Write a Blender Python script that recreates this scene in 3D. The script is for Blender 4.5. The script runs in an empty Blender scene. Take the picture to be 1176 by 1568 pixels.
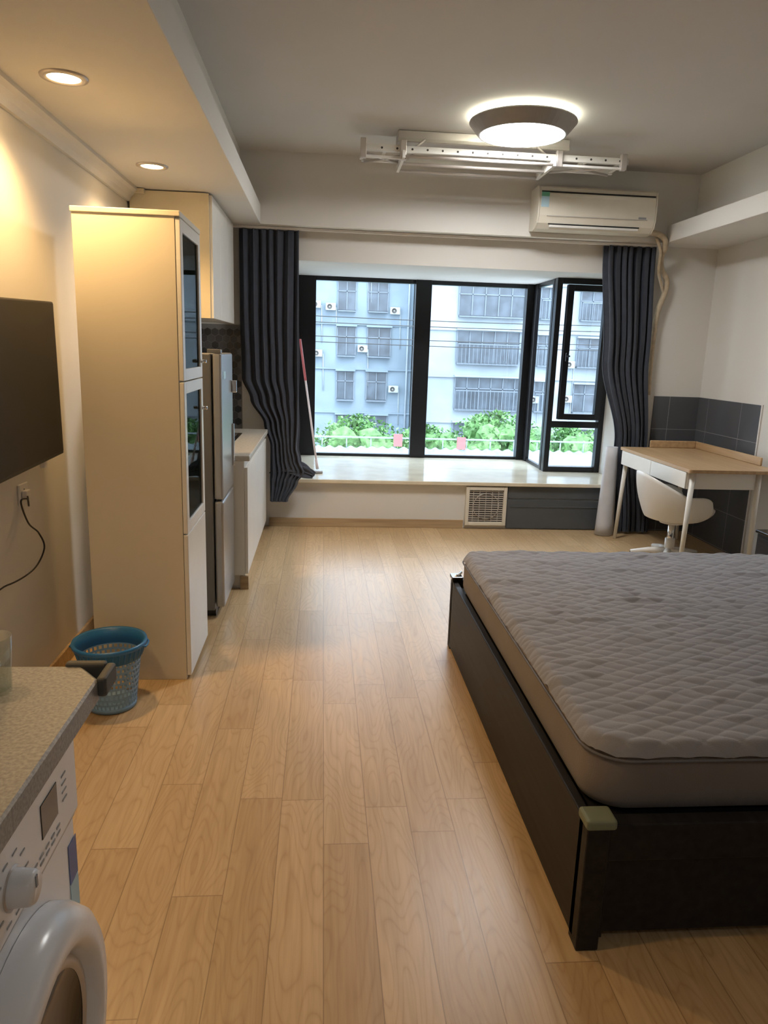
import bpy, bmesh, math, random
from mathutils import Vector, Matrix, noise as mnoise
random.seed(7)
sc=bpy.context.scene
sc.view_settings.view_transform='Standard'
sc.view_settings.exposure=0.62

# ---------------------------------------------------------------- materials
def nt(name):
    m=bpy.data.materials.new(name); m.use_nodes=True
    n=m.node_tree; b=n.nodes['Principled BSDF']
    return m,n,b
def setin(b,k,v):
    if k in b.inputs: b.inputs[k].default_value=v
def mat(name,col,rough=.5,metal=0,var=.06,vscale=8,bump=0,bscale=60,emit=None,estr=0,coat=0,spec=None,alpha=1,sheen=0):
    m,n,b=nt(name)
    b.inputs['Roughness'].default_value=rough; b.inputs['Metallic'].default_value=metal
    tc=n.nodes.new('ShaderNodeTexCoord')
    no=n.nodes.new('ShaderNodeTexNoise'); no.inputs['Scale'].default_value=vscale; no.inputs['Detail'].default_value=4
    n.links.new(tc.outputs['Object'],no.inputs['Vector'])
    r=n.nodes.new('ShaderNodeValToRGB')
    c=col
    r.color_ramp.elements[0].position=.3; r.color_ramp.elements[1].position=.7
    r.color_ramp.elements[0].color=(c[0]*(1-var),c[1]*(1-var),c[2]*(1-var),1)
    r.color_ramp.elements[1].color=(min(1,c[0]*(1+var)),min(1,c[1]*(1+var)),min(1,c[2]*(1+var)),1)
    n.links.new(no.outputs['Fac'],r.inputs['Fac']); n.links.new(r.outputs['Color'],b.inputs['Base Color'])
    if bump:
        n2=n.nodes.new('ShaderNodeTexNoise'); n2.inputs['Scale'].default_value=bscale; n2.inputs['Detail'].default_value=3
        n.links.new(tc.outputs['Object'],n2.inputs['Vector'])
        bp=n.nodes.new('ShaderNodeBump'); bp.inputs['Strength'].default_value=bump; bp.inputs['Distance'].default_value=.01
        n.links.new(n2.outputs['Fac'],bp.inputs['Height']); n.links.new(bp.outputs['Normal'],b.inputs['Normal'])
    if emit:
        setin(b,'Emission Color',(*emit,1)); setin(b,'Emission Strength',estr)
    if coat: setin(b,'Coat Weight',coat); setin(b,'Coat Roughness',.1)
    if spec is not None: setin(b,'Specular IOR Level',spec)
    if sheen: setin(b,'Sheen Weight',sheen)
    return m
def glassmat(name,tint=(1,1,1),refl=.08,rough=0.0):
    m=bpy.data.materials.new(name); m.use_nodes=True; n=m.node_tree
    for x in list(n.nodes): n.nodes.remove(x)
    o=n.nodes.new('ShaderNodeOutputMaterial'); mx=n.nodes.new('ShaderNodeMixShader')
    t=n.nodes.new('ShaderNodeBsdfTransparent'); g=n.nodes.new('ShaderNodeBsdfGlossy')
    t.inputs[0].default_value=(*tint,1); g.inputs['Roughness'].default_value=rough
    mx.inputs[0].default_value=refl
    n.links.new(t.outputs[0],mx.inputs[1]); n.links.new(g.outputs[0],mx.inputs[2]); n.links.new(mx.outputs[0],o.inputs[0])
    return m
def M(n,op,a,b=None,c=None):
    x=n.nodes.new('ShaderNodeMath'); x.operation=op
    for i,v in enumerate((a,b,c)):
        if v is None: continue
        if isinstance(v,(int,float)): x.inputs[i].default_value=v
        else: n.links.new(v,x.inputs[i])
    return x.outputs[0]
def mixc(n,f,a,b,blend='MIX'):
    x=n.nodes.new('ShaderNodeMix'); x.data_type='RGBA'; x.blend_type=blend
    for i,v in ((0,f),(6,a),(7,b)):
        if isinstance(v,(int,float)): x.inputs[i].default_value=v
        elif isinstance(v,tuple): x.inputs[i].default_value=(*v,1) if len(v)==3 else v
        else: n.links.new(v,x.inputs[i])
    return x.outputs[2]

def floor_mat():
    m,n,b=nt('oak_laminate')
    tc=n.nodes.new('ShaderNodeTexCoord'); s=n.nodes.new('ShaderNodeSeparateXYZ'); n.links.new(tc.outputs['Object'],s.inputs[0])
    W=.14; L=.92
    fx=M(n,'DIVIDE',M(n,'ADD',s.outputs[0],10*W-.022),W)
    row=M(n,'FLOOR',fx); frx=M(n,'FRACT',fx)
    wn=n.nodes.new('ShaderNodeTexWhiteNoise'); wn.noise_dimensions='1D'; n.links.new(row,wn.inputs['W'])
    fy=M(n,'ADD',M(n,'DIVIDE',s.outputs[1],L),M(n,'MULTIPLY',wn.outputs['Value'],7.0))
    idx=M(n,'FLOOR',fy); fry=M(n,'FRACT',fy)
    cv=n.nodes.new('ShaderNodeCombineXYZ'); n.links.new(row,cv.inputs[0]); n.links.new(idx,cv.inputs[1])
    w2=n.nodes.new('ShaderNodeTexWhiteNoise'); w2.noise_dimensions='2D'; n.links.new(cv.outputs[0],w2.inputs['Vector'])
    rnd=w2.outputs['Value']
    gv=n.nodes.new('ShaderNodeCombineXYZ')
    n.links.new(M(n,'MULTIPLY',s.outputs[0],38.0),gv.inputs[0]); n.links.new(M(n,'MULTIPLY',s.outputs[1],1.7),gv.inputs[1]); n.links.new(M(n,'MULTIPLY',rnd,40.0),gv.inputs[2])
    g=n.nodes.new('ShaderNodeTexNoise'); g.inputs['Scale'].default_value=1.6; g.inputs['Detail'].default_value=6; g.inputs['Roughness'].default_value=.6
    n.links.new(gv.outputs[0],g.inputs['Vector'])
    cvx=n.nodes.new('ShaderNodeCombineXYZ')
    n.links.new(M(n,'MULTIPLY',s.outputs[0],7.0),cvx.inputs[0]); n.links.new(M(n,'MULTIPLY',s.outputs[1],1.3),cvx.inputs[1]); n.links.new(M(n,'MULTIPLY',rnd,60.0),cvx.inputs[2])
    lo=n.nodes.new('ShaderNodeTexNoise'); lo.inputs['Scale'].default_value=1.1; lo.inputs['Detail'].default_value=1.2
    n.links.new(cvx.outputs[0],lo.inputs['Vector'])
    bands=M(n,'ABSOLUTE',M(n,'SINE',M(n,'MULTIPLY',lo.outputs['Fac'],70.0)))
    bands=M(n,'POWER',M(n,'SUBTRACT',1.0,bands),2.5)
    base=mixc(n,rnd,(.50,.35,.19),(.59,.43,.25))
    c1=mixc(n,M(n,'MULTIPLY',bands,.38),base,(.36,.215,.10))
    r=n.nodes.new('ShaderNodeValToRGB'); r.color_ramp.elements[0].position=.35; r.color_ramp.elements[0].color=(.84,.81,.76,1)
    r.color_ramp.elements[1].position=.65; r.color_ramp.elements[1].color=(1.06,1.06,1.06,1)
    n.links.new(g.outputs['Fac'],r.inputs['Fac'])
    c2=mixc(n,.8,c1,r.outputs['Color'],'MULTIPLY')
    ex=M(n,'MINIMUM',frx,M(n,'SUBTRACT',1.0,frx)); ey=M(n,'MINIMUM',fry,M(n,'SUBTRACT',1.0,fry))
    sx=M(n,'LESS_THAN',ex,.010); sy=M(n,'LESS_THAN',ey,.0016)
    seam=M(n,'MAXIMUM',sx,sy)
    c3=mixc(n,M(n,'MULTIPLY',seam,.62),c2,(.20,.12,.06))
    n.links.new(c3,b.inputs['Base Color'])
    n.links.new(M(n,'ADD',M(n,'MULTIPLY',g.outputs['Fac'],.14),.27),b.inputs['Roughness'])
    setin(b,'Specular IOR Level',.42)
    bp=n.nodes.new('ShaderNodeBump'); bp.inputs['Strength'].default_value=.25; bp.inputs['Distance'].default_value=.002
    n.links.new(M(n,'SUBTRACT',M(n,'MULTIPLY',g.outputs['Fac'],.3),seam),bp.inputs['Height']); n.links.new(bp.outputs['Normal'],b.inputs['Normal'])
    return m
def wood_mat(name,c0,c1,axis=1,rough=.4,sc_=1,spec=.5):
    m,n,b=nt(name)
    tc=n.nodes.new('ShaderNodeTexCoord'); mp=n.nodes.new('ShaderNodeMapping'); n.links.new(tc.outputs['Object'],mp.inputs[0])
    v=[40*sc_,40*sc_,40*sc_]; v[axis]=2*sc_; mp.inputs['Scale'].default_value=v
    g=n.nodes.new('ShaderNodeTexNoise'); g.inputs['Scale'].default_value=1; g.inputs['Detail'].default_value=6; n.links.new(mp.outputs[0],g.inputs['Vector'])
    r=n.nodes.new('ShaderNodeValToRGB'); r.color_ramp.elements[0].position=.3; r.color_ramp.elements[1].position=.7
    r.color_ramp.elements[0].color=(*c0,1); r.color_ramp.elements[1].color=(*c1,1)
    n.links.new(g.outputs['Fac'],r.inputs['Fac']); n.links.new(r.outputs['Color'],b.inputs['Base Color'])
    b.inputs['Roughness'].default_value=rough; setin(b,'Specular IOR Level',spec)
    bp=n.nodes.new('ShaderNodeBump'); bp.inputs['Strength'].default_value=.15; bp.inputs['Distance'].default_value=.002
    n.links.new(g.outputs['Fac'],bp.inputs['Height']); n.links.new(bp.outputs['Normal'],b.inputs['Normal'])
    return m
def tile_mat(name,col,grout,w,h,ax=(1,2),rough=.3):
    m,n,b=nt(name)
    tc=n.nodes.new('ShaderNodeTexCoord'); s=n.nodes.new('ShaderNodeSeparateXYZ'); n.links.new(tc.outputs['Object'],s.inputs[0])
    def edge(o,w,off):
        f=M(n,'FRACT',M(n,'DIVIDE',M(n,'ADD',o,off),w)); return M(n,'LESS_THAN',M(n,'MINIMUM',f,M(n,'SUBTRACT',1.0,f)),.0018/w)
    e=M(n,'MAXIMUM',edge(s.outputs[ax[0]],w,100*w+.02),edge(s.outputs[ax[1]],h,100*h-.01))
    no=n.nodes.new('ShaderNodeTexNoise'); no.inputs['Scale'].default_value=3; n.links.new(tc.outputs['Object'],no.inputs['Vector'])
    c=mixc(n,no.outputs['Fac'],tuple(x*.85 for x in col),tuple(x*1.15 for x in col))
    n.links.new(mixc(n,e,c,grout),b.inputs['Base Color']); b.inputs['Roughness'].default_value=rough
    return m
def quilt_mat():
    m,n,b=nt('grey_quilted_cotton')
    tc=n.nodes.new('ShaderNodeTexCoord')
    no=n.nodes.new('ShaderNodeTexNoise'); no.inputs['Scale'].default_value=5; no.inputs['Detail'].default_value=5; n.links.new(tc.outputs['Object'],no.inputs['Vector'])
    f2=n.nodes.new('ShaderNodeTexNoise'); f2.inputs['Scale'].default_value=350; n.links.new(tc.outputs['Object'],f2.inputs['Vector'])
    c=mixc(n,no.outputs['Fac'],(.265,.272,.305),(.33,.335,.37))
    n.links.new(c,b.inputs['Base Color']); b.inputs['Roughness'].default_value=.9; setin(b,'Sheen Weight',.15); setin(b,'Specular IOR Level',.2)
    bp=n.nodes.new('ShaderNodeBump'); bp.inputs['Strength'].default_value=.3; bp.inputs['Distance'].default_value=.003
    n.links.new(f2.outputs['Fac'],bp.inputs['Height']); n.links.new(bp.outputs['Normal'],b.inputs['Normal'])
    return m

FLOOR=floor_mat()
WALL=mat('wall_paint_white',(.70,.685,.65),.75,var=.015,vscale=2,bump=.06,bscale=220)
CEIL=mat('ceiling_paint',(.62,.605,.585),.85,var=.015,vscale=2,bump=.04,bscale=200)
TRIMW=mat('trim_white',(.72,.70,.66),.5,var=.02)
CREAM=mat('cream_laminate',(.69,.64,.53),.38,var=.02,vscale=3)
WHITELAM=mat('white_laminate',(.78,.77,.73),.3,var=.02)
YELLOWLAM=mat('pale_maple_laminate',(.76,.68,.50),.35,var=.04)
BLACKFR=mat('black_aluminium',(.012,.012,.014),.35,metal=.3,var=.1)
GLASS=glassmat('window_glass',(.95,.98,1.0),.05)
TINT=glassmat('cabinet_glass',(.40,.46,.45),.08)
SILL=mat('sill_marble',(.74,.67,.52),.14,var=.10,vscale=5,coat=.3)
BASEB=wood_mat('baseboard_oak',(.36,.25,.14),(.50,.37,.22),0)
CURT=mat('curtain_slate',(.038,.046,.066),.85,var=.12,vscale=20,bump=.15,bscale=400,sheen=.12)
GREYPANEL=mat('grey_panel',(.085,.095,.105),.35,var=.06)
GUARD=mat('guard_grey_foam',(.09,.09,.085),.6,var=.1)
DARKGROOVE=mat('dark_gap',(.012,.012,.012),.8)
PLW=mat('white_plastic',(.74,.73,.70),.32,var=.02)
PLCREAM=mat('aged_plastic',(.72,.68,.58),.35,var=.03)
ALU=mat('painted_aluminium',(.55,.51,.48),.35,metal=.35,var=.04)
CHROME=mat('chrome',(.75,.75,.75),.12,metal=1,var=.02)
BEDW=wood_mat('black_stained_wood',(.007,.007,.009),(.020,.019,.021),1,.5,1,.3)
MATTR=mat('mattress_taupe',(.22,.19,.178),.85,var=.06,bump=.2,bscale=300,sheen=.2)
QUILT=quilt_mat()
PIPING=mat('topper_piping',(.15,.15,.17),.8)
FRIDGE=mat('fridge_silver',(.42,.42,.42),.28,metal=.65,var=.04,vscale=3)
FRIDGED=mat('fridge_side',(.20,.20,.20),.4,var=.04)
TVM=mat('tv_screen',(.014,.0135,.013),.35,var=.05,spec=.35)
TVB=mat('tv_bezel',(.01,.01,.01),.3)
COUNTER=mat('speckled_quartz',(.29,.29,.285),.4,var=.28,vscale=160)
KCOUNTER=mat('kitchen_counter_stone',(.55,.52,.46),.25,var=.1,vscale=60)
WASH=mat('washer_enamel',(.84,.85,.88),.22,var=.01)
WGREY=mat('washer_print',(.30,.31,.33),.4)
BLACKG=mat('black_gloss',(.01,.01,.012),.08)
BLUEL=mat('blue_label',(.06,.12,.35),.4)
BASK=mat('blue_plastic',(.025,.16,.40),.35,var=.08)
BASK2=mat('pale_blue_plastic',(.19,.33,.52),.4,var=.08)
WOODTOP=wood_mat('beech_top',(.42,.27,.14),(.55,.38,.21),1,.35)
PINK=mat('red_handle',(.50,.12,.13),.4)
PINKL=mat('pale_handle',(.72,.60,.58),.4)
MOPH=mat('mop_cloth',(.35,.33,.33),.9,bump=.5)
SIGN=mat('red_sign',(.42,.10,.10),.5)
TILEG_Y=tile_mat('grey_tile_side',(.095,.10,.11),(.35,.35,.35),.5,.30,(1,2))
TILEG_X=tile_mat('grey_tile_back',(.095,.10,.11),(.35,.35,.35),.5,.30,(0,2))
HEX=[mat('hex_tile_%d'%i,c,.3,var=.1) for i,c in enumerate([(.035,.037,.042),(.06,.062,.067),(.10,.10,.105)])]
GROUT=mat('tile_grout',(.22,.22,.22),.8)
LAMPW=mat('lamp_diffuser',(.9,.9,.9),.5,emit=(1.0,.985,.965),estr=44)
LAMPFILL=mat('fill_lamp_diffuser',(.9,.9,.9),.5,emit=(1.0,.97,.92),estr=16)  # glow of the added fill lamp behind the camera
LAMPR=mat('lamp_ring_glow',(.9,.9,.7),.5,emit=(1.0,.98,.80),estr=11)
LAMPM=mat('lamp_rim_metal',(.34,.32,.30),.4,metal=.3)
WARM=mat('downlight_glow',(1,.8,.5),.5,emit=(1.0,.66,.30),estr=26)
PIPE=mat('wrapped_pipe',(.50,.41,.29),.7,var=.15,vscale=30,bump=.3,bscale=60)
VENTG=mat('vent_grille',(.48,.45,.41),.5,var=.1)
VENTD=mat('vent_dark',(.05,.045,.04),.7)
ROLLW=mat('white_foam',(.58,.59,.63),.6,var=.05)
LABEL=mat('label_paper',(.45,.65,.75),.5)
LABELG=mat('label_green',(.15,.45,.30),.5)
TAPE=mat('pale_green_protector',(.20,.23,.16),.6)

# ---------------------------------------------------------------- builder
class B:
    def __init__(s,name): s.name=name; s.bm=bmesh.new(); s.mats=[]
    def mi(s,m):
        if m not in s.mats: s.mats.append(m)
        return s.mats.index(m)
    def merge(s,t,m,smooth=False,xf=None):
        i=s.mi(m)
        if xf is not None: bmesh.ops.transform(t,matrix=xf,verts=t.verts)
        for f in t.faces: f.material_index=i; f.smooth=smooth
        me=bpy.data.meshes.new('tmp'); t.to_mesh(me); t.free(); s.bm.from_mesh(me); bpy.data.meshes.remove(me)
    def box(s,x0,x1,y0,y1,z0,z1,m,bev=0,seg=2,xf=None):
        t=bmesh.new(); bmesh.ops.create_cube(t,size=1)
        for v in t.verts: v.co=Vector(((x0+x1)/2+v.co.x*(x1-x0),(y0+y1)/2+v.co.y*(y1-y0),(z0+z1)/2+v.co.z*(z1-z0)))
        if bev: bmesh.ops.bevel(t,geom=list(t.edges),offset=bev,segments=seg,affect='EDGES',profile=.5)
        s.merge(t,m,False,xf); return s
    def cyl(s,p0,p1,r0,m,r1=None,seg=24,smooth=True,caps=True):
        p0=Vector(p0);p1=Vector(p1);r1=r0 if r1 is None else r1; d=p1-p0
        t=bmesh.new(); bmesh.ops.create_cone(t,cap_ends=caps,segments=seg,radius1=r0,radius2=r1,depth=d.length)
        q=Vector((0,0,1)).rotation_difference(d.normalized()).to_matrix().to_4x4()
        i=s.mi(m)
        bmesh.ops.transform(t,matrix=Matrix.Translation((p0+p1)/2)@q,verts=t.verts)
        for f in t.faces: f.material_index=i; f.smooth=smooth and len(f.verts)<=4
        me=bpy.data.meshes.new('tmp'); t.to_mesh(me); t.free(); s.bm.from_mesh(me); bpy.data.meshes.remove(me); return s
    def lathe(s,prof,c,m,axis='Z',seg=48,smooth=True,closed=False):
        t=bmesh.new(); rings=[]
        for r,z in prof:
            ring=[]
            for k in range(seg):
                a=2*math.pi*k/seg
                if axis=='Z': p=(c[0]+r*math.cos(a),c[1]+r*math.sin(a),c[2]+z)
                elif axis=='X': p=(c[0]+z,c[1]+r*math.cos(a),c[2]+r*math.sin(a))
                else: p=(c[0]+r*math.cos(a),c[1]+z,c[2]+r*math.sin(a))
                ring.append(t.verts.new(p))
            rings.append(ring)
        for a,b in zip(rings[:-1],rings[1:]):
            for k in range(seg): t.faces.new((a[k],a[(k+1)%seg],b[(k+1)%seg],b[k]))
        if closed:
            t.faces.new(rings[0][::-1]); t.faces.new(rings[-1])
        bmesh.ops.recalc_face_normals(t,faces=t.faces)
        s.merge(t,m,smooth); return s
    def tube(s,pts,r,m,seg=10,cyclic=False):
        pts=[Vector(p) for p in pts]; n=len(pts); t=bmesh.new(); rings=[]
        up=Vector((0,0,1)); prev=None
        for i,p in enumerate(pts):
            d=(pts[min(i+1,n-1)]-pts[max(i-1,0)]).normalized()
            if prev is None:
                a=d.cross(up) if abs(d.dot(up))<.95 else d.cross(Vector((1,0,0)))
            else: a=prev-d*prev.dot(d)
            a.normalize(); prev=a; b=d.cross(a)
            rr=r[i] if isinstance(r,(list,tuple)) else r
            rings.append([t.verts.new(p+a*rr*math.cos(2*math.pi*k/seg)+b*rr*math.sin(2*math.pi*k/seg)) for k in range(seg)])
        for a,b in zip(rings[:-1],rings[1:]):
            for k in range(seg): t.faces.new((a[k],a[(k+1)%seg],b[(k+1)%seg],b[k]))
        t.faces.new(rings[0][::-1]); t.faces.new(rings[-1])
        bmesh.ops.recalc_face_normals(t,faces=t.faces)
        s.merge(t,m,True); return s
    def grid(s,f,nu,nv,m,smooth=True):
        t=bmesh.new(); g=[[t.verts.new(f(i/nu,j/nv)) for i in range(nu+1)] for j in range(nv+1)]
        for j in range(nv):
            for i in range(nu): t.faces.new((g[j][i],g[j][i+1],g[j+1][i+1],g[j+1][i]))
        s.merge(t,m,smooth); return s
    def loft(s,rings,m,smooth=True,cap=True,xf=None):
        t=bmesh.new(); R=[[t.verts.new(p) for p in r] for r in rings]; n=len(R[0])
        for a,b in zip(R[:-1],R[1:]):
            for k in range(n): t.faces.new((a[k],a[(k+1)%n],b[(k+1)%n],b[k]))
        if cap: t.faces.new(R[0][::-1]); t.faces.new(R[-1])
        bmesh.ops.recalc_face_normals(t,faces=t.faces)
        i=s.mi(m)
        for f in t.faces: f.smooth=smooth and len(f.verts)<=4
        if xf is not None: bmesh.ops.transform(t,matrix=xf,verts=t.verts)
        for f in t.faces: f.material_index=i
        me=bpy.data.meshes.new('tmp'); t.to_mesh(me); t.free(); s.bm.from_mesh(me); bpy.data.meshes.remove(me); return s
    def done(s,parent=None):
        me=bpy.data.meshes.new(s.name); s.bm.to_mesh(me); s.bm.free()
        for m in s.mats: me.materials.append(m)
        o=bpy.data.objects.new(s.name,me); sc.collection.objects.link(o)
        if parent: o.parent=parent
        return o
def rrect(x0,x1,y0,y1,r,z,n=8):
    P=[]
    for cx,cy,a0 in ((x1-r,y1-r,0),(x0+r,y1-r,90),(x0+r,y0+r,180),(x1-r,y0+r,270)):
        for k in range(n+1):
            a=math.radians(a0+90*k/n); P.append((cx+r*math.cos(a),cy+r*math.sin(a),z))
    return P

# ---------------------------------------------------------------- dimensions
XL,XR,YB,YF,H=-1.2,3.25,-1.6,6.15,2.92
BZ=2.405
B('floor').box(XL-.1,XR+.1,YB-.1,YF+.02,-.1,0,FLOOR).done()
B('ceiling').box(XL-.1,XR+.1,YB-.1,YF+.1,H,H+.1,CEIL).done()
B('wall_left').box(XL-.12,XL,YB-.1,YF+.1,0,H,WALL).done()
B('wall_right').box(XR,XR+.12,YB-.1,YF+.1,0,H,WALL).done()
B('wall_back').box(XL-.1,XR+.1,YB-.12,YB,0,H,WALL).done()
w=B('wall_far')
w.box(XL,-.3,YF,YF+.14,0,H,WALL); w.box(2.65,XR,YF,YF+.14,0,H,WALL)
w.box(-.3,2.65,YF,YF+.14,0,.385,WALL); w.box(-.3,2.65,YF,YF+.14,2.175,H,WALL)
w.done()
w=B('wall_bay')
w.box(-.42,-.3,YF+.14,7.68,0,2.45,WALL); w.box(2.65,2.77,YF+.14,6.85,0,2.45,WALL)
w.box(-.3,2.77,YF+.14,6.85,2.19,2.45,WALL); w.box(-.3,2.2,6.85,7.68,2.19,2.45,WALL)
w.box(-.3,2.2,YF+.14,7.68,0,.385,WALL); w.box(2.2,2.65,YF+.14,6.85,0,.385,WALL)
w.done()
B('trim_beam').box(XL,XR,5.95,YF,BZ,H,WALL).done()
B('trim_ledge_left').box(XL,-.49,YB,5.95,BZ,2.545,WALL,.004).box(XL,-.64,YB,5.95,2.545,H,WALL).done()
B('trim_ledge_right').box(2.705,XR,YB,5.95,BZ,2.535,WALL,.004).box(2.93,XR,YB,5.95,2.535,H,WALL).done()
t=B('trim_cornice')
prof=[(0,0),(.07,0),(.07,-.018),(.05,-.03),(.03,-.05),(.018,-.075),(0,-.075)]
t.loft([[(XL+a,y,BZ+b) for a,b in prof] for y in (YB,4.84)],TRIMW,smooth=False); t.done()
B('baseboard_far').box(-.44,1.235,YF-.014,YF,0,.075,BASEB,.003).done()
B('baseboard_left').box(XL,XL+.014,YB,4.4,0,.075,BASEB,.003).done()
s=B('window_sill'); s.box(-.3,2.65,6.10,6.82,.385,.418,SILL,.006).box(-.3,2.16,6.82,7.6,.385,.418,SILL); s.done()

# windows
def frame(b,x0,x1,y0,y1,z0,z1,t,m=BLACKFR):
    b.box(x0,x0+t,y0,y1,z0,z1,m,.003); b.box(x1-t,x1,y0,y1,z0,z1,m,.003)
    b.box(x0+t,x1-t,y0,y1,z0,z0+t,m,.003); b.box(x0+t,x1-t,y0,y1,z1-t,z1,m,.003)
w=B('window_1')
w.box(-.3,-.08,7.52,7.6,.418,2.19,BLACKFR,.004); w.box(.905,1.065,7.50,7.6,.418,2.19,BLACKFR,.004)
w.box(2.03,2.16,7.50,7.6,.418,2.19,BLACKFR,.004)
w.box(-.08,.905,7.52,7.58,.418,.445,BLACKFR); w.box(1.065,2.03,7.52,7.58,.418,.445,BLACKFR)
w.box(-.08,.905,7.52,7.58,2.15,2.19,BLACKFR); w.box(1.065,2.03,7.52,7.58,2.15,2.19,BLACKFR)
w.box(-.08,.905,7.548,7.552,.445,2.15,GLASS); w.box(1.065,2.03,7.548,7.552,.445,2.15,GLASS)
w.box(-.3,-.255,6.95,7.52,.418,2.19,BLACKFR,.004)
w.done()
w=B('window_2')
w.box(2.10,2.14,7.40,7.50,.418,2.19,BLACKFR,.003); w.box(2.10,2.16,6.85,6.90,.418,2.19,BLACKFR,.003)
w.box(2.11,2.14,6.9,7.4,.418,.45,BLACKFR); w.box(2.11,2.14,6.9,7.4,2.15,2.19,BLACKFR)
w.box(2.123,2.127,6.9,7.4,.45,2.15,GLASS)
w.done()
w=B('window_3')
frame(w,2.10,2.65,6.75,6.83,.418,2.19,.05)
w.box(2.15,2.60,6.76,6.82,.84,.90,BLACKFR,.003)
frame(w,2.19,2.59,6.70,6.76,.92,2.13,.055)
w.box(2.245,2.535,6.728,6.732,.975,2.075,GLASS); w.box(2.15,2.60,6.788,6.792,.468,.84,GLASS)
w.box(2.205,2.225,6.67,6.70,1.45,1.53,BLACKG,.004); w.cyl((2.215,6.665,1.50),(2.215,6.60,1.50),.008,BLACKFR)
w.done()

# ---------------------------------------------------------------- curtains
def interp(tab,z):
    tab=sorted(tab)
    if z<=tab[0][0]: return tab[0][1:]
    for a,b in zip(tab[:-1],tab[1:]):
        if z<=b[0]:
            k=(z-a[0])/(b[0]-a[0]); k=k*k*(3-2*k)
            return tuple(a[i]+(b[i]-a[i])*k for i in range(1,len(a)))
    return tab[-1][1:]
def curtain(name,tab,z0,z1,folds,amp,seedv,loose=0):
    b=B(name)
    def f(u,v):
        z=z0+(z1-z0)*v; xl,xr,y,ax=interp(tab,z)
        lo=loose*max(0,1-(z-z0)/1.5)
        ph=2*math.pi*folds*u+.6*math.sin(2*math.pi*u*1.7+seedv)+.35*math.sin(z*1.6+u*7)+lo*1.6*mnoise.noise(Vector((u*3,z*2.2,seedv)))
        uu=u+lo*.06*mnoise.noise(Vector((u*4,z*3,seedv+5)))*math.sin(math.pi*u)
        x=xl+(xr-xl)*uu+.012*math.sin(ph*2+seedv)
        yy=y+ax*amp*math.sin(ph)*(.75+.5*abs(mnoise.noise(Vector((u*6,z*.8,seedv)))))+.008*math.sin(ph*2.3+z*2+seedv)
        return (x,yy,z)
    b.grid(f,240,110,CURT)
    return b.done()
CZ=BZ-.024
cl_=curtain('curtain',[(2.40,-.67,-.195,6.055,1),(1.7,-.665,-.195,6.05,1),(1.25,-.65,-.19,6.045,1),(1.08,-.58,-.19,6.03,1),(.88,-.47,-.19,6.01,1),(.70,-.415,-.20,5.99,.9),(.60,-.415,-.18,5.98,.9),(.50,-.415,-.14,5.96,.9),(.42,-.415,-.20,5.95,.8),(.26,-.41,-.28,5.92,.5)],.26,CZ,7,.032,1.0,1)
curtain('curtain',[(2.40,2.245,2.665,6.055,1),(1.5,2.33,2.70,6.05,1),(.8,2.50,2.76,6.04,.9),(.0,2.56,2.85,6.02,.9)],.02,CZ,7,.032,2.3,.3)
k=B('curtain_gathered_end')
def knot(u,v):
    a=2*math.pi*u
    r=.050+.018*math.sin(5*a+6*v)+.012*math.sin(9*a)
    r*=math.sin(math.pi*(.08+.84*v))**.6
    return (-.24+ .34*(v-.5)+r*math.cos(a)*.7, 6.02-.02*v+r*math.sin(a)*.8-.02, .50-.035*v+.04*math.sin(v*3)+r*math.sin(a+1)*.8)
k.grid(knot,90,40,CURT); k.done(cl_)
r=B('curtain_rail'); r.box(-.72,2.72,6.035,6.065,BZ-.022,BZ-.002,TRIMW,.003); r.done()

# ---------------------------------------------------------------- glass door cabinet
w=B('tall_glass_door_cabinet')
x0,x1,y0,y1,z1=-1.0,-.60,3.16,3.645,2.015
w.box(x0,x1,y0,y0+.02,0.0,z1-.02,CREAM,.002); w.box(x0,x1,y1-.02,y1,0,z1-.02,CREAM,.002)
w.box(x0,x0+.012,y0+.02,y1-.02,0,z1-.02,CREAM); w.box(x0-.004,x1+.022,y0-.006,y1+.006,z1-.022,z1,CREAM,.003)
for z in (.04,.68,1.0,1.34,1.66): w.box(x0+.012,x1-.005,y0+.02,y1-.02,z,z+.018,CREAM)
w.box(x0,x1-.03,y0+.02,y1-.02,0,.04,CREAM)
def cdoor(za,zb,glass=True):
    t=.05; xa,xb=x1+.001,x1+.021; ya,yb=y0+.002,y1-.002
    if not glass: w.box(xa,xb,ya,yb,za,zb,WHITELAM,.003); return
    w.box(xa,xb,ya,ya+t,za,zb,WHITELAM,.003); w.box(xa,xb,yb-t,yb,za,zb,WHITELAM,.003)
    w.box(xa,xb,ya+t,yb-t,za,za+t,WHITELAM,.003); w.box(xa,xb,ya+t,yb-t,zb-t,zb,WHITELAM,.003)
    w.box(xa+.008,xa+.012,ya+t,yb-t,za+t,zb-t,TINT)
cdoor(1.345,1.99); cdoor(.685,1.34); cdoor(.02,.68,False)
w.cyl((x1+.02,y1-.03,1.42),(x1+.045,y1-.03,1.42),.008,CHROME); w.cyl((x1+.02,y1-.03,1.2),(x1+.045,y1-.03,1.2),.008,CHROME)
w.done()

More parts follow.
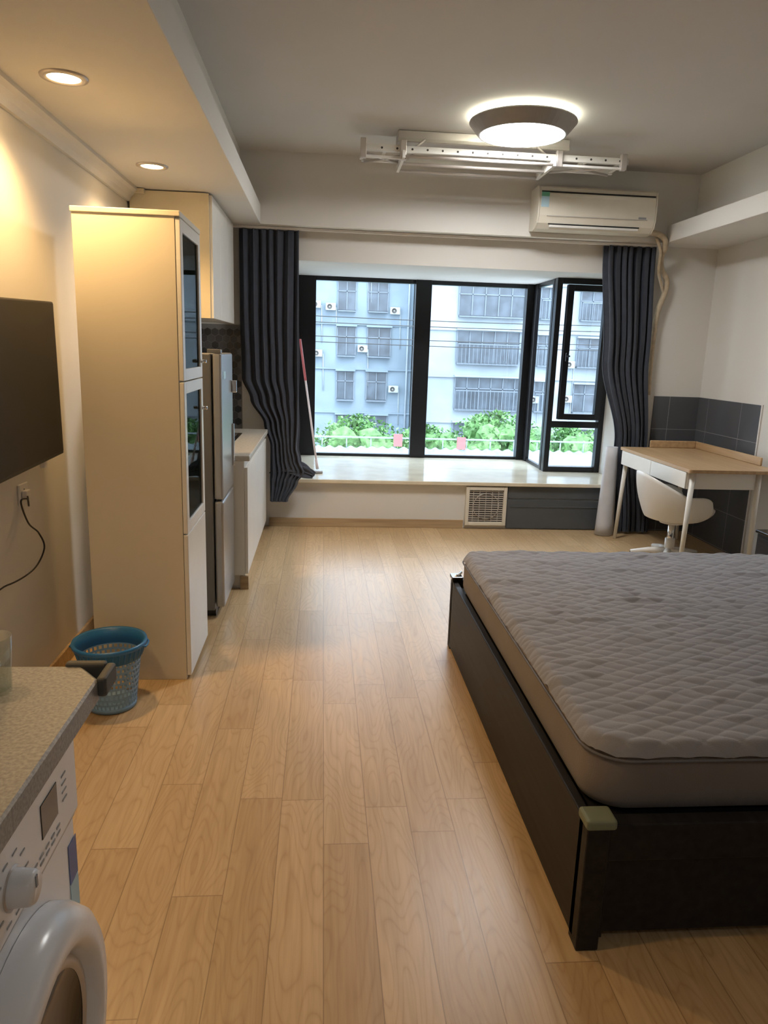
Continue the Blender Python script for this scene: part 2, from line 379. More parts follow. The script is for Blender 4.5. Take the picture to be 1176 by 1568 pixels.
f=B('refrigerator')
fx0,fx1,fy0,fy1=-1.17,-.585,3.95,4.425
f.box(fx0,fx1,fy0,fy1,.04,1.45,FRIDGED,.006)
f.box(fx1+.006,fx1+.055,fy0+.002,fy1-.002,.675,1.455,FRIDGE,.012,3); f.box(fx1+.006,fx1+.055,fy0+.002,fy1-.002,.06,.665,FRIDGE,.012,3)
f.box(fx1+.055,fx1+.068,fy1-.06,fy1-.035,.80,1.05,CHROME,.004); f.box(fx1+.055,fx1+.085,fy1-.06,fy1-.035,1.23,1.30,CHROME,.006)
f.box(fx0+.02,fx1,fy0+.03,fy1-.03,.0,.045,TVB); f.box(fx1-.02,fx1+.05,fy0+.01,fy0+.07,1.455,1.475,FRIDGED,.003)
f.box(fx1+.0555,fx1+.057,fy0+.06,fy0+.16,1.32,1.36,LABEL)
f.done()

k=B('kitchen_base_cabinet')
ky0,ky1=4.45,5.92
k.box(-1.17,-.47,ky0,ky1,.09,.815,WHITELAM,.002); k.box(-1.15,-.50,ky0+.02,ky1,0,.09,TRIMW)
k.box(-1.185,-.435,ky0-.01,ky1,.815,.85,KCOUNTER,.006)
n=4
for i in range(n):
    a=ky0+(ky1-ky0)*i/n; b_=ky0+(ky1-ky0)*(i+1)/n
    k.box(-.469,-.45,a+.002,b_-.002,.10,.775,WHITELAM,.002)
k.box(-1.185,-1.165,ky0,ky1,.85,.89,KCOUNTER,.003)
k.box(-1.0,-.6,5.1,5.6,.8505,.853,CHROME,.001); k.box(-.97,-.63,5.13,5.57,.853,.8535,VENTD)
k.tube([(-1.08,5.35,.85),(-1.08,5.35,1.08),(-1.05,5.35,1.14),(-.98,5.35,1.16),(-.90,5.35,1.13),(-.89,5.35,1.08)],.012,CHROME)
k.box(-.50,-.449,ky0-.004,ky0+.02,.0,.085,BASEB)
k.done()
u=B('kitchen_wall_cabinet')
uy0,uy1=4.86,5.94
u.box(-1.185,-.715,uy0,uy1,1.665,2.395,WHITELAM,.002)
u.box(-1.186,-.712,uy0-.012,uy0,1.66,2.398,YELLOWLAM,.001)
for i in range(3):
    a=uy0+(uy1-uy0)*i/3;b_=uy0+(uy1-uy0)*(i+1)/3; u.box(-.714,-.694,a+.002,b_-.002,1.66,2.39,WHITELAM,.002)
u.box(-1.186,-1.09,uy0-.05,uy0-.013,2.375,2.4,YELLOWLAM)
u.done()
hx=B('backsplash_hex_tiles')
hx.box(XL+.001,XL+.004,4.45,6.145,.855,1.66,GROUT); hx.box(-1.195,-.66,YF-.004,YF-.001,.0,1.66,GROUT)
def hexes(a0,a1,z0,z1,place):
    R=.034; dx=R*math.sqrt(3); dz=R*1.5
    j=0; z=z0+R
    tm={0:bmesh.new(),1:bmesh.new(),2:bmesh.new()}
    while z<z1-R*.9:
        a=a0+dx/2+(dx/2 if j%2 else 0)
        while a<a1-dx/2:
            t=tm[random.choice([0,0,1,1,2])]
            t.faces.new([t.verts.new(place(a+R*.94*math.cos(math.radians(60*q+30)),z+R*.94*math.sin(math.radians(60*q+30)))) for q in range(6)])
            a+=dx
        z+=dz; j+=1
    for q in tm: hx.merge(tm[q],HEX[q])
hexes(4.45,6.145,.89,1.665,lambda a,z:(XL+.006,a,z))
hexes(-1.195,-.66,.85,1.665,lambda a,z:(a,YF-.006,z))
hx.done()

# ---------------------------------------------------------------- TV
t=B('television')
X=Matrix.Translation((-1.11,2.60,1.325))@Matrix.Rotation(math.radians(1.6),4,'X')
t.box(-.01,.035,-.53,.53,-.305,.305,TVB,.006,2,X); t.box(.0352,.0365,-.522,.522,-.29,.297,TVM,0,1,X)
t.box(-.035,-.01,-.3,.3,-.2,.15,TVB,.01,2,X); t.box(-.0895,-.035,-.12,.12,-.12,.12,TVB,.004,2,X)
t.box(-.02,.0,.40,.43,-.345,-.30,PLW,.002,2,X); tvo=t.done()
o=B('wall_outlet'); o.box(XL,XL+.01,2.95,3.036,.845,.931,PLW,.003)
o.box(XL+.01,XL+.03,2.965,3.01,.87,.905,PLW,.004)
for a,bb in((2.985,.878),(3.0,.878),(2.9925,.905)): o.box(XL+.0095,XL+.0115,a-.002,a+.002,bb-.006,bb+.006,BLACKG)
o.done()
def crv(P,n=8):
    V=[Vector(p) for p in P]; out=[]
    for i in range(len(V)-1):
        p0=V[max(i-1,0)];p1=V[i];p2=V[i+1];p3=V[min(i+2,len(V)-1)]
        for q in range(n):
            s_=q/n; out.append(.5*((2*p1)+(-p0+p2)*s_+(2*p0-5*p1+4*p2-p3)*s_**2+(-p0+3*p1-3*p2+p3)*s_**3))
    out.append(V[-1]); return out
c=B('power_cable')
c.tube(crv([(-1.165,2.96,.885),(-1.14,2.90,.86),(-1.12,2.84,.90),(-1.12,2.78,.90),(-1.13,2.86,.80),(-1.14,2.98,.73),(-1.13,3.0,.66),(-1.14,2.90,.60),(-1.16,2.70,.60),(-1.17,2.5,.66),(-1.17,2.45,1.15)]),.0035,TVB,8); c.done(tvo)

# ---------------------------------------------------------------- washer + counter
w=B('washing_machine')
wx0,wx1,wy0,wy1=-1.05,-.45,.66,1.25
w.box(wx0,wx1,wy0,wy1,.02,.835,WASH,.012,3)
w.box(wx1-.01,wx1+.012,wy0+.006,wy1-.006,.655,.825,WASH,.010,3)
w.box(wx1+.0,wx1+.004,wy0+.01,wy1-.01,.645,.652,WGREY)
w.box(wx1+.012,wx1+.0135,1.07,1.14,.715,.775,BLACKG,.0005)
kc=(wx1+.012,.955,.722)
w.lathe([(.0001,.034),(.022,.034),(.0255,.029),(.028,.0)],kc,WASH,'X',32)
w.lathe([(.032,0),(.032,.002),(.0001,.002)],kc,ALU,'X',32)
w.box(kc[0]+.033,kc[0]+.036,.952,.958,.724,.742,WGREY)
w.box(wx1+.012,wx1+.014,wy0+.02,.84,.69,.78,WASH,.001)
for i in range(9):
    a=math.radians(-150+i*37); w.box(wx1+.0125,wx1+.0132,.955+.050*math.cos(a)-.008,.955+.050*math.cos(a)+.008,kc[2]+.050*math.sin(a)-.0015,kc[2]+.050*math.sin(a)+.0015,WGREY)
for i in range(5):
    for j in range(2): w.box(wx1+.0125,wx1+.0132,1.03+i*.025,1.045+i*.025,.678+j*.012,.682+j*.012,WGREY)
for i in range(4): w.box(wx1+.0125,wx1+.0132,1.165,1.185,.72+i*.015,.723+i*.015,WGREY)
dc=(wx1+.001,.965,.35)
w.lathe([(.262,0),(.262,.02),(.252,.045),(.235,.058),(.205,.06),(.190,.050),(.180,.030)],dc,WASH,'X',64)
w.lathe([(.182,.03),(.178,.038),(.168,.040),(.160,.036)],dc,ALU,'X',64)
w.lathe([(.162,.036),(.14,.028),(.10,.022),(.05,.018),(.0001,.017)],dc,BLACKG,'X',64)
w.box(wx1+.0005,wx1+.0015,1.205,1.245,.52,.60,BLUEL); w.box(wx1+.0005,wx1+.0015,1.205,1.245,.45,.518,LABEL)
for a in (wy0+.05,wy1-.05):
    w.cyl((wx1-.06,a,0),(wx1-.06,a,.03),.02,TVB); w.cyl((wx0+.06,a,0),(wx0+.06,a,.03),.02,TVB)
w.done()
c=B('countertop')
def cham(z,i=0): return [(-1.195,.45,z),(-.40-i,.45,z),(-.40-i,1.27-i,z),(-.445-i,1.325-i,z),(-1.195,1.325-i,z)]
c.loft([cham(.855,.004),cham(.859),cham(.896),cham(.90,.004)],COUNTER,smooth=False)
c.box(-1.19,-1.17,.5,1.3,0,.855,WHITELAM); c.box(-1.19,-.50,1.285,1.30,0,.855,WHITELAM)
cto=c.done()
cg=B('corner_guard'); cg.box(-.475,-.400,1.318,1.336,.872,.908,GUARD,.006,3); cg.box(-.402,-.384,1.262,1.334,.866,.904,GUARD,.006,3); cg.done(cto)
fa=B('faucet')
fa.cyl((-.70,1.20,.9005),(-.70,1.20,.93),.03,CHROME); fa.tube([(-.70,1.20,.93),(-.70,1.20,1.06),(-.69,1.19,1.10),(-.66,1.17,1.12),(-.60,1.13,1.115),(-.555,1.10,1.10)],.014,CHROME,16)
fa.tube([(-.70,1.20,1.0),(-.67,1.25,1.01),(-.655,1.27,1.02)],.008,CHROME); fa.done(cto)
gl=B('drinking_glass'); gl.lathe([(.0001,0.0),(.028,0.0),(.034,.10),(.032,.10),(.027,.006),(.0001,.006)],(-.56,1.22,.9005),glassmat('clear_glass',(.9,.93,.92),.2,.02),'Z',32); gl.done(cto)

# ---------------------------------------------------------------- laundry basket
b=B('laundry_basket')
t=bmesh.new(); seg=36; rows=9
def bp_(q,j):
    z=.02+.205*j/rows; r=.103+(.143-.103)*(z/.29); a=2*math.pi*q/seg
    return Vector((r*math.cos(a),r*math.sin(a),z))
for j in range(rows):
    for q in range(seg):
        qq=q+.5*(j%2)
        P4=[bp_(qq,j),bp_(qq+1,j),bp_(qq+1,j+1),bp_(qq,j+1)]; cc=sum(P4,Vector())/4
        I4=[cc+(p-cc)*.62 for p in P4]
        vo=[t.verts.new(p) for p in P4]; vi=[t.verts.new(p) for p in I4]
        for e in range(4): t.faces.new((vo[e],vo[(e+1)%4],vi[(e+1)%4],vi[e]))
b.merge(t,BASK2)
b.lathe([(.0001,.004),(.105,.004),(.108,.022),(.103,.022),(.1,.008),(.0001,.008)],(0,0,0),BASK2)
b.lathe([(.133,.222),(.148,.285),(.160,.290),(.163,.280),(.160,.270),(.152,.268),(.138,.220),(.133,.222)],(0,0,0),BASK)
for q in range(36):
    a=2*math.pi*q/36; b.cyl((.139*math.cos(a),.139*math.sin(a),.225),(.154*math.cos(a),.154*math.sin(a),.275),.003,BASK,seg=6)
for sgn in (1,-1):
    b.tube([(sgn*.155,-.04,.275),(sgn*.164,-.03,.270),(sgn*.166,0,.268),(sgn*.164,.03,.270),(sgn*.155,.04,.275)],.005,BASK)
o=b.done(); o.location=(-.865,2.92,0); o.scale=(.92,.92,1.02)
so=o.modifiers.new('thick','SOLIDIFY'); so.thickness=.002

# ---------------------------------------------------------------- bed
b=B('bed_frame')
X0,X1,Y0,Y1=.67,2.62,1.55,3.56
b.box(X0,X0+.028,Y0+.03,Y1-.03,.015,.365,BEDW,.004)
b.box(X1-.028,X1,Y0+.03,Y1-.03,.015,.365,BEDW,.004)
for x in (X0,X1-.06):
    for y in (Y0,Y1-.06): b.box(x,x+.06,y,y+.06,0,.375,BEDW,.004)
b.box(X0+.06,X1-.06,Y0+.005,Y0+.05,.26,.365,BEDW,.004); b.box(X0+.06,X1-.06,Y0+.03,Y0+.045,.03,.26,BEDW,.002)
b.box(X0+.06,X1-.06,Y1-.03,Y1,.03,.37,BEDW,.003)
b.box(X0+.03,X1-.03,Y0+.05,Y1-.03,.30,.335,BEDW)
b.box(X0+.06,X0+.07,Y0+.012,Y0+.05,.03,.26,BEDW)
b.box(X0-.004,X0+.075,Y0-.004,Y0+.065,.353,.381,TAPE,.008,3)
b.box(X0-.006,X0+.05,Y1-.07,Y1+.004,.372,.392,BLACKG,.004); b.cyl((X0+.01,Y1-.06,.385),(X0+.05,Y1-.01,.40),.008,CHROME)
b.done()
m_=B('mattress')
mx0,mx1,my0,my1=.705,2.58,1.635,3.50
def rr(i,z,r=.10): return rrect(mx0+i,mx1-i,my0+i,my1-i,r,z,10)
m_.loft([rr(.03,.338),rr(.006,.352),rr(0,.375),rr(0,.47),rr(.006,.50),rr(.02,.515)],MATTR)
mo=m_.done()
tp=B('quilted_topper')
def top(u,v):
    x=(u*2-1); y=(v*2-1)
    hx=(mx1-mx0)/2+.006; hy=(my1-my0)/2+.006
    cx=(mx0+mx1)/2; cy=(my0+my1)/2
    px=x*hx; py=y*hy
    r=.11; dx=max(0,abs(px)-(hx-r)); dy=max(0,abs(py)-(hy-r))
    dd=math.hypot(dx,dy)
    m=max(dx,dy)
    if m>0 and dd>0:
        k=m/dd
        px=math.copysign(min(abs(px),hx-r)+dx*k,px); py=math.copysign(min(abs(py),hy-r)+dy*k,py)
    e=max((r-m),0)
    wx,wy=cx+px,cy+py
    drop=.034*(1-min(1,e/.035))**2
    nz=mnoise.noise(Vector((wx*1.6,wy*1.6,.3)))*.008
    n1=mnoise.noise(Vector((wx*5,wy*8,2.1)))
    n2=mnoise.noise(Vector((wx*5,wy*8,7.1)))
    a1=abs(math.sin(math.pi*(wy+wx*.55+.016*n1)/.058)); a2=abs(math.sin(math.pi*(wy-wx*.55+.016*n2)/.058))
    q=.0062*(a1*a2)**.45
    wr=.013*max(0,mnoise.noise(Vector((wx*3.5+mnoise.noise(Vector((wx*2,wy*3,0))),wy*17,5.5))))+.008*max(0,mnoise.noise(Vector((wx*8,wy*24,9.5))))
    z=.530-drop+nz+q+wr
    if e<=0: z=.492
    return (wx,wy,z)
tp.grid(top,460,460,QUILT)
ring=[Vector((p[0],p[1],.494)) for p in rrect(mx0-.008,mx1+.008,my0-.008,my1+.008,.115,.494,10)]
tp.tube(ring+[ring[0]],.004,PIPING,8)
tp.done(mo)

# ---------------------------------------------------------------- desk, chair, nightstand
d=B('writing_desk')
dx0,dx1,dy0,dy1=2.47,3.13,4.68,5.88
d.loft([rrect(dx0,dx1,dy0,dy1,.02,.757),rrect(dx0,dx1,dy0,dy1,.02,.78)],WOODTOP,smooth=False)
d.box(dx1-.016,dx1,dy0+.25,dy1,.78,.84,WOODTOP,.006); d.box(dx0+.25,dx1-.016,dy1-.016,dy1,.78,.84,WOODTOP,.006)
d.box(dx0+.012,dx1-.14,dy0+.05,dy1-.05,.64,.757,WHITELAM,.004)
for a,bb in((dy0+.052,(dy0+dy1)/2-.002),((dy0+dy1)/2+.002,dy1-.052)): d.box(dx0,dx0+.014,a,bb,.642,.754,WHITELAM,.003)
for lx,ly,ox,oy in((dx0+.05,dy0+.05,-.03,-.02),(dx0+.05,dy1-.05,-.03,.02),(dx1-.14,dy0+.05,.0,-.02),(dx1-.14,dy1-.05,.05,.02)):
    d.cyl((lx+ox,ly+oy,0),(lx,ly,.76),.014,WHITELAM,.020,seg=16)
d.done()
ch=B('shell_chair')
cx,cy=2.60,5.10
def shell(u,v):
    a=2*math.pi*u; ca=math.cos(a); back=.5-.5*ca
    rim=.43+.27*(back**1.3) if back>0 else .43
    arm=.12*math.exp(-((abs(math.sin(a))-1)**2)/.08)*(1 if ca<.6 else .4)
    rim=max(rim,.44+arm)
    t=v
    if t<.5: r=.195*(t/.5); z=.335+.025*(t/.5)**3
    else:
        k=(t-.5)/.5; r=.195+.075*math.sin(k*math.pi/2); z=.36+(rim-.36)*k**1.15
    r*= 1+.06*abs(math.sin(a))
    return (cx+r*ca*1.02-.03*max(0,(z-.45))*back, cy+r*math.sin(a), z)
ch.grid(shell,72,26,PLW)
bmesh.ops.remove_doubles(ch.bm,verts=ch.bm.verts,dist=.0005)
chb=B('base')
chb.cyl((cx,cy,.08),(cx,cy,.335),.025,CHROME); chb.cyl((cx,cy,.05),(cx,cy,.20),.036,PLW); chb.cyl((cx,cy,.318),(cx,cy,.336),.09,PLW)
for i in range(5):
    a=2*math.pi*i/5+.3; ex,ey=cx+.27*math.cos(a),cy+.27*math.sin(a)
    chb.tube([(cx,cy,.105),(cx+.14*math.cos(a),cy+.14*math.sin(a),.095),(ex,ey,.07)],[.028,.022,.016],PLW)
    chb.cyl((ex-.012*math.sin(a),ey+.012*math.cos(a),.028),(ex+.012*math.sin(a),ey-.012*math.cos(a),.028),.027,TVB)
    chb.cyl((ex,ey,.03),(ex,ey,.07),.008,TVB)
co=ch.done(); so=co.modifiers.new('thick','SOLIDIFY'); so.thickness=.008
chb.done(co)
n_=B('nightstand'); n_.box(2.70,3.14,3.80,4.2,.05,.47,BEDW,.005); n_.box(2.69,3.15,3.79,4.21,.47,.49,BLACKG,.004)
n_.box(2.695,2.70,3.82,4.18,.27,.45,BEDW,.002); n_.box(2.695,2.70,3.82,4.18,.07,.255,BEDW,.002)
n_.cyl((2.695,4.0,.36),(2.675,4.0,.36),.01,CHROME); n_.cyl((2.695,4.0,.16),(2.675,4.0,.16),.01,CHROME)
for x in (2.72,3.12):
    for y in (3.82,4.18): n_.cyl((x,y,0),(x,y,.05),.015,BEDW)
n_.done()
B('wall_tiles').box(XR-.008,XR,5.22,YF,0,1.19,TILEG_Y).box(2.84,XR-.008,YF-.008,YF,0,1.19,TILEG_X).box(XR-.01,XR,5.205,5.22,0,1.195,TRIMW).done()

# ---------------------------------------------------------------- below sill
v=B('wall_vent')
v.box(1.245,1.60,YF-.035,YF-.002,.03,.05,PLCREAM)
frame(v,1.245,1.605,YF-.04,YF-.002,.035,.375,.03,PLCREAM)
v.box(1.275,1.575,YF-.015,YF-.005,.065,.345,VENTD)
for i in range(14):
    z=.075+i*.0195; v.box(1.275,1.575,YF-.03,YF-.018,z,z+.009,VENTG)
for i in range(5): v.box(1.275+.055*(i+.6),1.280+.055*(i+.6),YF-.033,YF-.03,.065,.345,VENTG)
v.lathe([(.11,-.036),(.115,-.036),(.115,-.030),(.11,-.030)],(1.425,YF,.205),VENTG,'Y',40)
v.done()
g=B('grey_wall_panel')
g.box(1.615,2.52,YF-.025,YF-.002,.01,.265,GREYPANEL,.003); g.box(1.615,2.52,YF-.018,YF-.002,.275,.38,GREYPANEL,.003)
g.box(1.64,2.45,YF-.03,YF-.025,.20,.21,GREYPANEL,.001); g.done()
rl=B('rolled_foam_mat')
def roll(u,vv):
    a=u*2*math.pi*3; r=.085-.012*u*3*.9; z=.005+.76*vv
    r=r*(.62+.38*(1-vv)); return (2.44+r*math.cos(a),5.97+r*math.sin(a)*.8,z)
rl.grid(roll,120,8,ROLLW); ro=rl.done(); so=ro.modifiers.new('t','SOLIDIFY'); so.thickness=.004

mp=B('mop'); a=Vector((-.035,6.42,.43)); e=Vector((-.215,6.92,1.57)); dr=(e-a)
mp.cyl(a+dr*.05,a+dr*.78,.009,PINKL); mp.cyl(a+dr*.68,e,.011,PINK); mp.cyl(a+dr*.02,a+dr*.09,.014,PINKL)
mp.box(-.08,.01,6.39,6.45,.42,.436,MOPH,.008,3); mp.done()

# ---------------------------------------------------------------- AC
ac=B('air_conditioner')
ax0,ax1=1.585,2.505
prof=[(5.945,2.735),(5.76,2.74),(5.735,2.725),(5.725,2.66),(5.725,2.53),(5.745,2.475),(5.79,2.44),(5.86,2.43),(5.945,2.44)]
ac.loft([[(x,y,z) for y,z in prof] for x in (ax0,ax0+.01)],PLCREAM,smooth=False)
ac.loft([[(x,y,z) for y,z in prof] for x in (ax0+.012,ax1-.012)],PLCREAM,smooth=False)
ac.loft([[(x,y,z) for y,z in prof] for x in (ax1-.01,ax1)],PLCREAM,smooth=False)
ac.box(ax0+.02,ax1-.02,5.7235,5.726,2.688,2.699,DARKGROOVE); ac.box(ax0+.01,ax1-.01,5.80,5.93,2.738,2.742,VENTD)
ac.box(ax0+.07,ax1-.07,5.721,5.726,2.522,2.527,VENTG)
ac.box(ax0+.09,ax1-.12,5.742,5.76,2.468,2.475,DARKGROOVE); ac.box(ax0+.10,ax1-.13,5.735,5.76,2.448,2.464,PLW,.002)
ac.box(ax0+.02,ax0+.08,5.7225,5.724,2.585,2.69,LABEL); ac.box(ax0+.02,ax0+.08,5.7215,5.7225,2.66,2.69,LABELG); ac.box(ax1-.14,ax1-.08,5.7225,5.7235,2.53,2.545,WGREY)
ac.done()
pp=B('pipe_wrapped'); pp.tube(crv([(2.50,5.84,2.46),(2.60,5.87,2.455),(2.67,5.90,2.42),(2.69,5.93,2.36),(2.70,6.0,2.30),(2.74,6.06,2.22),(2.81,6.09,2.13),(2.80,6.09,2.02),(2.76,6.09,1.88),(2.75,6.1,1.6),(2.76,6.1,1.2)]),.022,PIPE,12)
pp.tube(crv([(2.60,5.90,2.43),(2.66,5.93,2.33),(2.70,6.02,2.2),(2.77,6.08,2.08),(2.80,6.09,2.02)]),.012,PIPE,10); pp.done()

# ---------------------------------------------------------------- ceiling lamp, added fill lamp, downlights
l=B('fill_lamp_behind_camera'); lc=(1.195,4.80,H)
l.lathe([(.0001,-.001),(.27,-.001),(.30,-.010),(.302,-.030),(.285,-.034)],lc,LAMPR)
l.lathe([(.300,-.030),(.325,-.032),(.328,-.040),(.268,-.110),(.258,-.110),(.300,-.045)],lc,LAMPM,smooth=False)
l.lathe([(.262,-.103),(.24,-.112),(.15,-.117),(.0001,-.118)],lc,LAMPW)
l.done()
l=B('fill_lamp_behind_camera'); lc=(.9,-.7,H)  # unseen fill lamp, added behind the camera to brighten the foreground
l.lathe([(.0001,-.001),(.16,-.001),(.165,-.02),(.165,-.06),(.155,-.062)],lc,LAMPM,smooth=False)
l.lathe([(.155,-.06),(.14,-.07),(.08,-.078),(.0001,-.08)],lc,LAMPFILL)
l.done()
for i,(x,y,en) in enumerate(((-.928,2.94,38),(-.911,4.23,38),(-.92,1.35,22))):
    d=B('recessed_downlight'); c=(x,y,BZ)
    d.lathe([(.082,0),(.080,-.006),(.060,-.008),(.055,-.002),(.050,.0)],c,ALU); d.lathe([(.056,-.004),(.0001,-.004)],c,WARM)
    o=d.done()
    L=bpy.data.lights.new('downlight_beam','SPOT'); L.energy=en; L.color=(1,.62,.26); L.spot_size=math.radians(130); L.spot_blend=.7; L.shadow_soft_size=.05
    lo=bpy.data.objects.new('downlight_beam',L); lo.location=(x,y,BZ-.02); sc.collection.objects.link(lo); lo.parent=o

# ---------------------------------------------------------------- ceiling drying rack
r=B('ceiling_drying_rack')
r.box(.47,1.63,5.22,5.38,2.845,2.918,ALU,.004); r.box(.47,1.63,5.215,5.22,2.85,2.87,VENTG)
zz=2.785
for y in (5.16,5.44):
    r.box(.24,2.02,y-.014,y+.014,zz-.02,zz+.02,PLW,.003)
    for i in range(17):
        if y<5.3: r.cyl((.36+i*.10,y-.0155,zz),(.36+i*.10,y-.014,zz),.007,VENTD,seg=12)
for x in (.24,.38,.52,1.52,1.74,2.0):
    r.box(x-.012,x+.012,5.16,5.44,zz-.012,zz+.012,PLW,.002)
for xa,xb in((.26,.52),(.52,.26),(1.56,1.98),(1.98,1.56)):
    r.cyl((xa,5.18,zz-.03),(xb,5.42,zz-.03),.009,ALU,seg=8)
for x in (.24,.50): r.box(x-.02,x+.02,5.12,5.16,zz-.07,zz+.05,ALU,.004)
for x in (1.54,1.98): r.box(x-.02,x+.02,5.12,5.16,zz-.06,zz+.04,ALU,.004)
r.box(.24,.50,5.13,5.15,zz-.066,zz-.05,PLW,.002); r.box(1.54,1.98,5.13,5.15,zz-.056,zz-.042,PLW,.002)
for x in (.55,1.5):
    for y in (5.2,5.4): r.cyl((x,y,zz),(x+(.1 if x<1 else -.1),y,2.86),.008,ALU,seg=8)
for y in (5.10,5.30,5.50): r.cyl((.50,y,zz-.055),(1.50,y,zz-.055),.010,ALU)
for x in (.50,1.50): r.box(x-.01,x+.01,5.09,5.51,zz-.066,zz-.02,PLW,.002)
r.done()

# ---------------------------------------------------------------- outside
FAC1=mat('facade_bluegrey',(.165,.215,.255),.8,var=.18,vscale=.5)
FAC2=mat('facade_pale',(.235,.275,.305),.8,var=.18,vscale=.4)
FACD=mat('facade_dark_glass',(.055,.072,.092),.35,var=.4,vscale=1.3)
FACF=mat('facade_window_frame',(.13,.16,.19),.6)
ACU=mat('outdoor_unit',(.30,.34,.36),.6)
def facade(name,x0,x1,y,fac,cols,z0,floors,slab=True,cage=False):
    b=B(name); b.box(x0,x1,y,y+6,-12,z0+floors*2.9+1.0,fac)
    for k in range(floors):
        z=z0+k*2.9
        if slab: b.box(x0,x1,y-.12,y,z-1.05,z-.95,fac)
        for (a,w_,hh) in cols:
            w_=w_*random.uniform(.92,1.1)
            b.box(a,a+w_,y-.06,y,z-.1,z+hh,FACD); b.box(a-.08,a+w_+.08,y-.35,y,z+hh+.05,z+hh+.15,fac)
            nn=max(2,int(w_/.7))
            for i in range(nn+1): b.box(a+w_*i/nn-.03,a+w_*i/nn+.03,y-.12,y,z-.1,z+hh,FACF)
            b.box(a,a+w_,y-.12,y,z+hh*.62,z+hh*.62+.06,FACF)
            b.box(a,a+w_,y-.4,y,z-.22,z-.15,FACF)
            if cage and random.random()<.8:
                for i in range(int(w_/.25)): b.box(a+i*.25,a+i*.25+.025,y-.5,y-.47,z-.2,z+hh*.55,FACF)
                b.box(a,a+w_,y-.52,y-.47,z+hh*.55,z+hh*.55+.06,FACF)
            if random.random()<.75:
                ux=a+w_+.15 if random.random()<.5 else a-.8
                uz=z-.35+random.random()*.9
                b.box(ux,ux+.66,y-.40,y-.08,uz,uz+.46,ACU,.03); b.lathe([(.16,-.01),(.16,0),(.04,0)],(ux+.26,y-.405,uz+.23),VENTD,'Y',20)
                b.cyl((ux+.7,y-.05,uz+.2),(ux+.75,y-.05,uz-2.2),.03,ACU,seg=6)
    for px in (x0+.4,x1-.3,(x0*.2+x1*.8)): b.cyl((px,y-.1,-12),(px,y-.1,z0+floors*2.9),.07,FAC2,seg=8)
    return b.done()
facade('apartment_building',-30,5.9,50,FAC1,[(-27,1.4,1.7),(-23,1.4,1.7),(-18.5,1.4,1.7),(-14,1.4,1.7),(-10,1.4,1.7),(-6,1.4,1.7),(-2.2,1.2,1.7),(.9,1.2,1.7),(2.9,1.4,1.7)],-7.5,7)
facade('apartment_building',6.0,21,47,FAC2,[(8.4,4.3,1.85),(13.6,1.2,1.7),(16.2,3.2,1.6)],-7.7,7,True,True)
facade('apartment_building',21.4,60,52,FAC1,[(22.5,1.5,1.7),(26,1.5,1.7),(30,3,1.7),(36,2,1.7),(41,2,1.7),(47,2,1.7),(53,2,1.7)],-7.2,7)
B('exterior_ground').box(-60,90,9,60,-10.2,-10,mat('asphalt',(.20,.21,.22),.9)).done()
hz=B('haze_sheet_and_railing'); HAZEM=mat('painted_haze',(.17,.22,.24),.5,var=.25,vscale=1.5)  # sheet paints in the pale haze and glass reflection below the trees
def hazef(u,v): return (-14+44*u,16+5*v,-2.1+.85*v+.03*math.sin(u*900))
hz.grid(hazef,1600,2,HAZEM)
RAILM=mat('rail_paint',(.20,.25,.27),.5)
for i in range(64): hz.cyl((-14+i*.7,21,-10 if i%6==0 else -1.35),(-14+i*.7,21,-.97),.02,RAILM,seg=6)
hz.box(-14,30,20.97,21.03,-.99,-.95,RAILM)
hz.box(2.05,2.3,20.9,20.95,-1.2,-.85,SIGN); hz.box(3.9,4.15,20.9,20.95,-1.25,-.9,SIGN)
hz.done()
LEAF=mat('foliage',(.11,.23,.075),.8,var=.6,vscale=3)
BARK=mat('bark',(.10,.07,.05),.9)
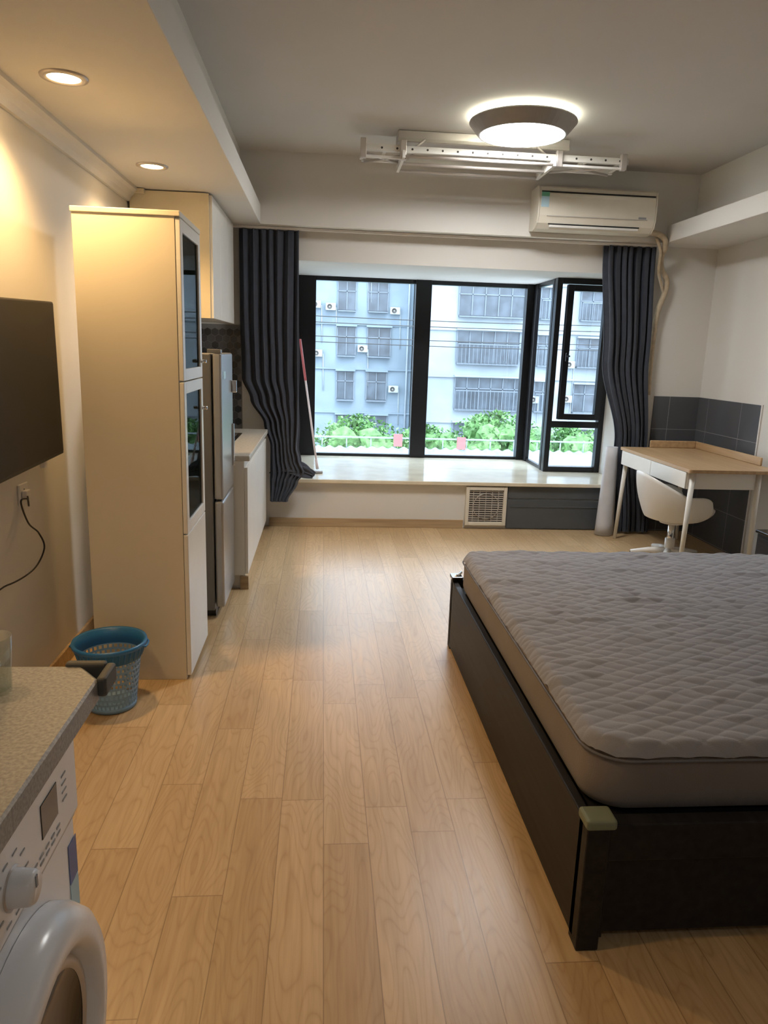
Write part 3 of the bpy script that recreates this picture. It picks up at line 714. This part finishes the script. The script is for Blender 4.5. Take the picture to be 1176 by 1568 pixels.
for i,(tx,ty,tz,tr) in enumerate(((-3.5,31,-2.6,1.8),(1.4,29,-2.15,1.9),(4.4,31,-2.5,1.7),(7.0,29,-1.95,2.0),(10.2,30,-2.3,1.8),(13.8,29,-2.3,2.1),(-8,30,-2.6,1.9),(18.0,31,-2.4,1.9))):
    b=B('street_tree'); b.tube([(tx,ty,-10),(tx+.1,ty,-7),(tx,ty,tz)],[.22,.16,.08],BARK)
    t=bmesh.new()
    for q in range(26):
        an=random.random()*6.28; rr_=random.random()*tr*.85
        cc=Vector((tx+rr_*math.cos(an),ty+rr_*math.sin(an),tz-1.1+random.random()*1.5))
        bmesh.ops.create_icosphere(t,subdivisions=2,radius=random.uniform(.3,.62),matrix=Matrix.Translation(cc))
    t.normal_update()
    for v_ in t.verts:
        d_=mnoise.noise(v_.co*3.1)*.25+mnoise.noise(v_.co*8)*.2; v_.co+=v_.normal*d_
    b.merge(t,LEAF,False)
    t=bmesh.new()
    for q in range(2000):
        an=random.random()*6.28; ph=random.random()*2.6; R_=tr*(.65+.5*random.random())
        p=Vector((tx+R_*math.sin(ph)*math.cos(an),ty+R_*math.sin(ph)*math.sin(an),tz-.5+.75*R_*math.cos(ph)))
        a1=Vector((random.uniform(-1,1),random.uniform(-1,1),random.uniform(-1,1))).normalized()*.10; a2=a1.cross(Vector((random.random(),random.random(),1))).normalized()*.06
        t.faces.new([t.verts.new(p+a1),t.verts.new(p+a2),t.verts.new(p-a1),t.verts.new(p-a2)])
    b.merge(t,LEAF); b.done()
wr=B('utility_wires')
for z,y in((2.95,26),(2.75,26),(2.3,27),(2.1,27)):
    wr.tube([(-20+i*2.5,y,z+.9*((i-9)/9.)**2*.8-.3+i*-.012) for i in range(20)],.016,TVB,6)
wr.done()

# ---------------------------------------------------------------- world
wd=bpy.data.worlds.new('World'); sc.world=wd; wd.use_nodes=True; n=wd.node_tree; bg=n.nodes['Background']
tc=n.nodes.new('ShaderNodeTexCoord'); sp=n.nodes.new('ShaderNodeSeparateXYZ'); n.links.new(tc.outputs['Generated'],sp.inputs[0])
r_=n.nodes.new('ShaderNodeValToRGB'); r_.color_ramp.elements[0].position=.0; r_.color_ramp.elements[0].color=(.80,.89,1,1); r_.color_ramp.elements[1].position=1; r_.color_ramp.elements[1].color=(.70,.84,1,1)
n.links.new(sp.outputs[2],r_.inputs[0]); n.links.new(r_.outputs[0],bg.inputs[0]); bg.inputs[1].default_value=5.2
S=bpy.data.lights.new('sun','SUN'); S.energy=2.0; S.angle=math.radians(25); S.color=(1,.97,.92)
so_=bpy.data.objects.new('sun',S); so_.rotation_euler=(math.radians(35),math.radians(15),0); sc.collection.objects.link(so_)

# ---------------------------------------------------------------- camera
th,ps,ro_=.2178,.0878,-.0335
F=Vector((math.sin(ps)*math.cos(th),math.cos(ps)*math.cos(th),-math.sin(th))); R0=Vector((math.cos(ps),-math.sin(ps),0)); U0=R0.cross(F)
R2=R0*math.cos(ro_)-U0*math.sin(ro_); U2=U0*math.cos(ro_)+R0*math.sin(ro_)
cd=bpy.data.cameras.new('camera'); cam=bpy.data.objects.new('camera',cd); sc.collection.objects.link(cam)
mw=Matrix((( R2.x,U2.x,-F.x,0),(R2.y,U2.y,-F.y,0),(R2.z,U2.z,-F.z,1.5),(0,0,0,1))); cam.matrix_world=mw
cd.sensor_fit='VERTICAL'; cd.sensor_height=36; cd.lens=36*1120/1568; cd.clip_start=.02
sc.camera=cam
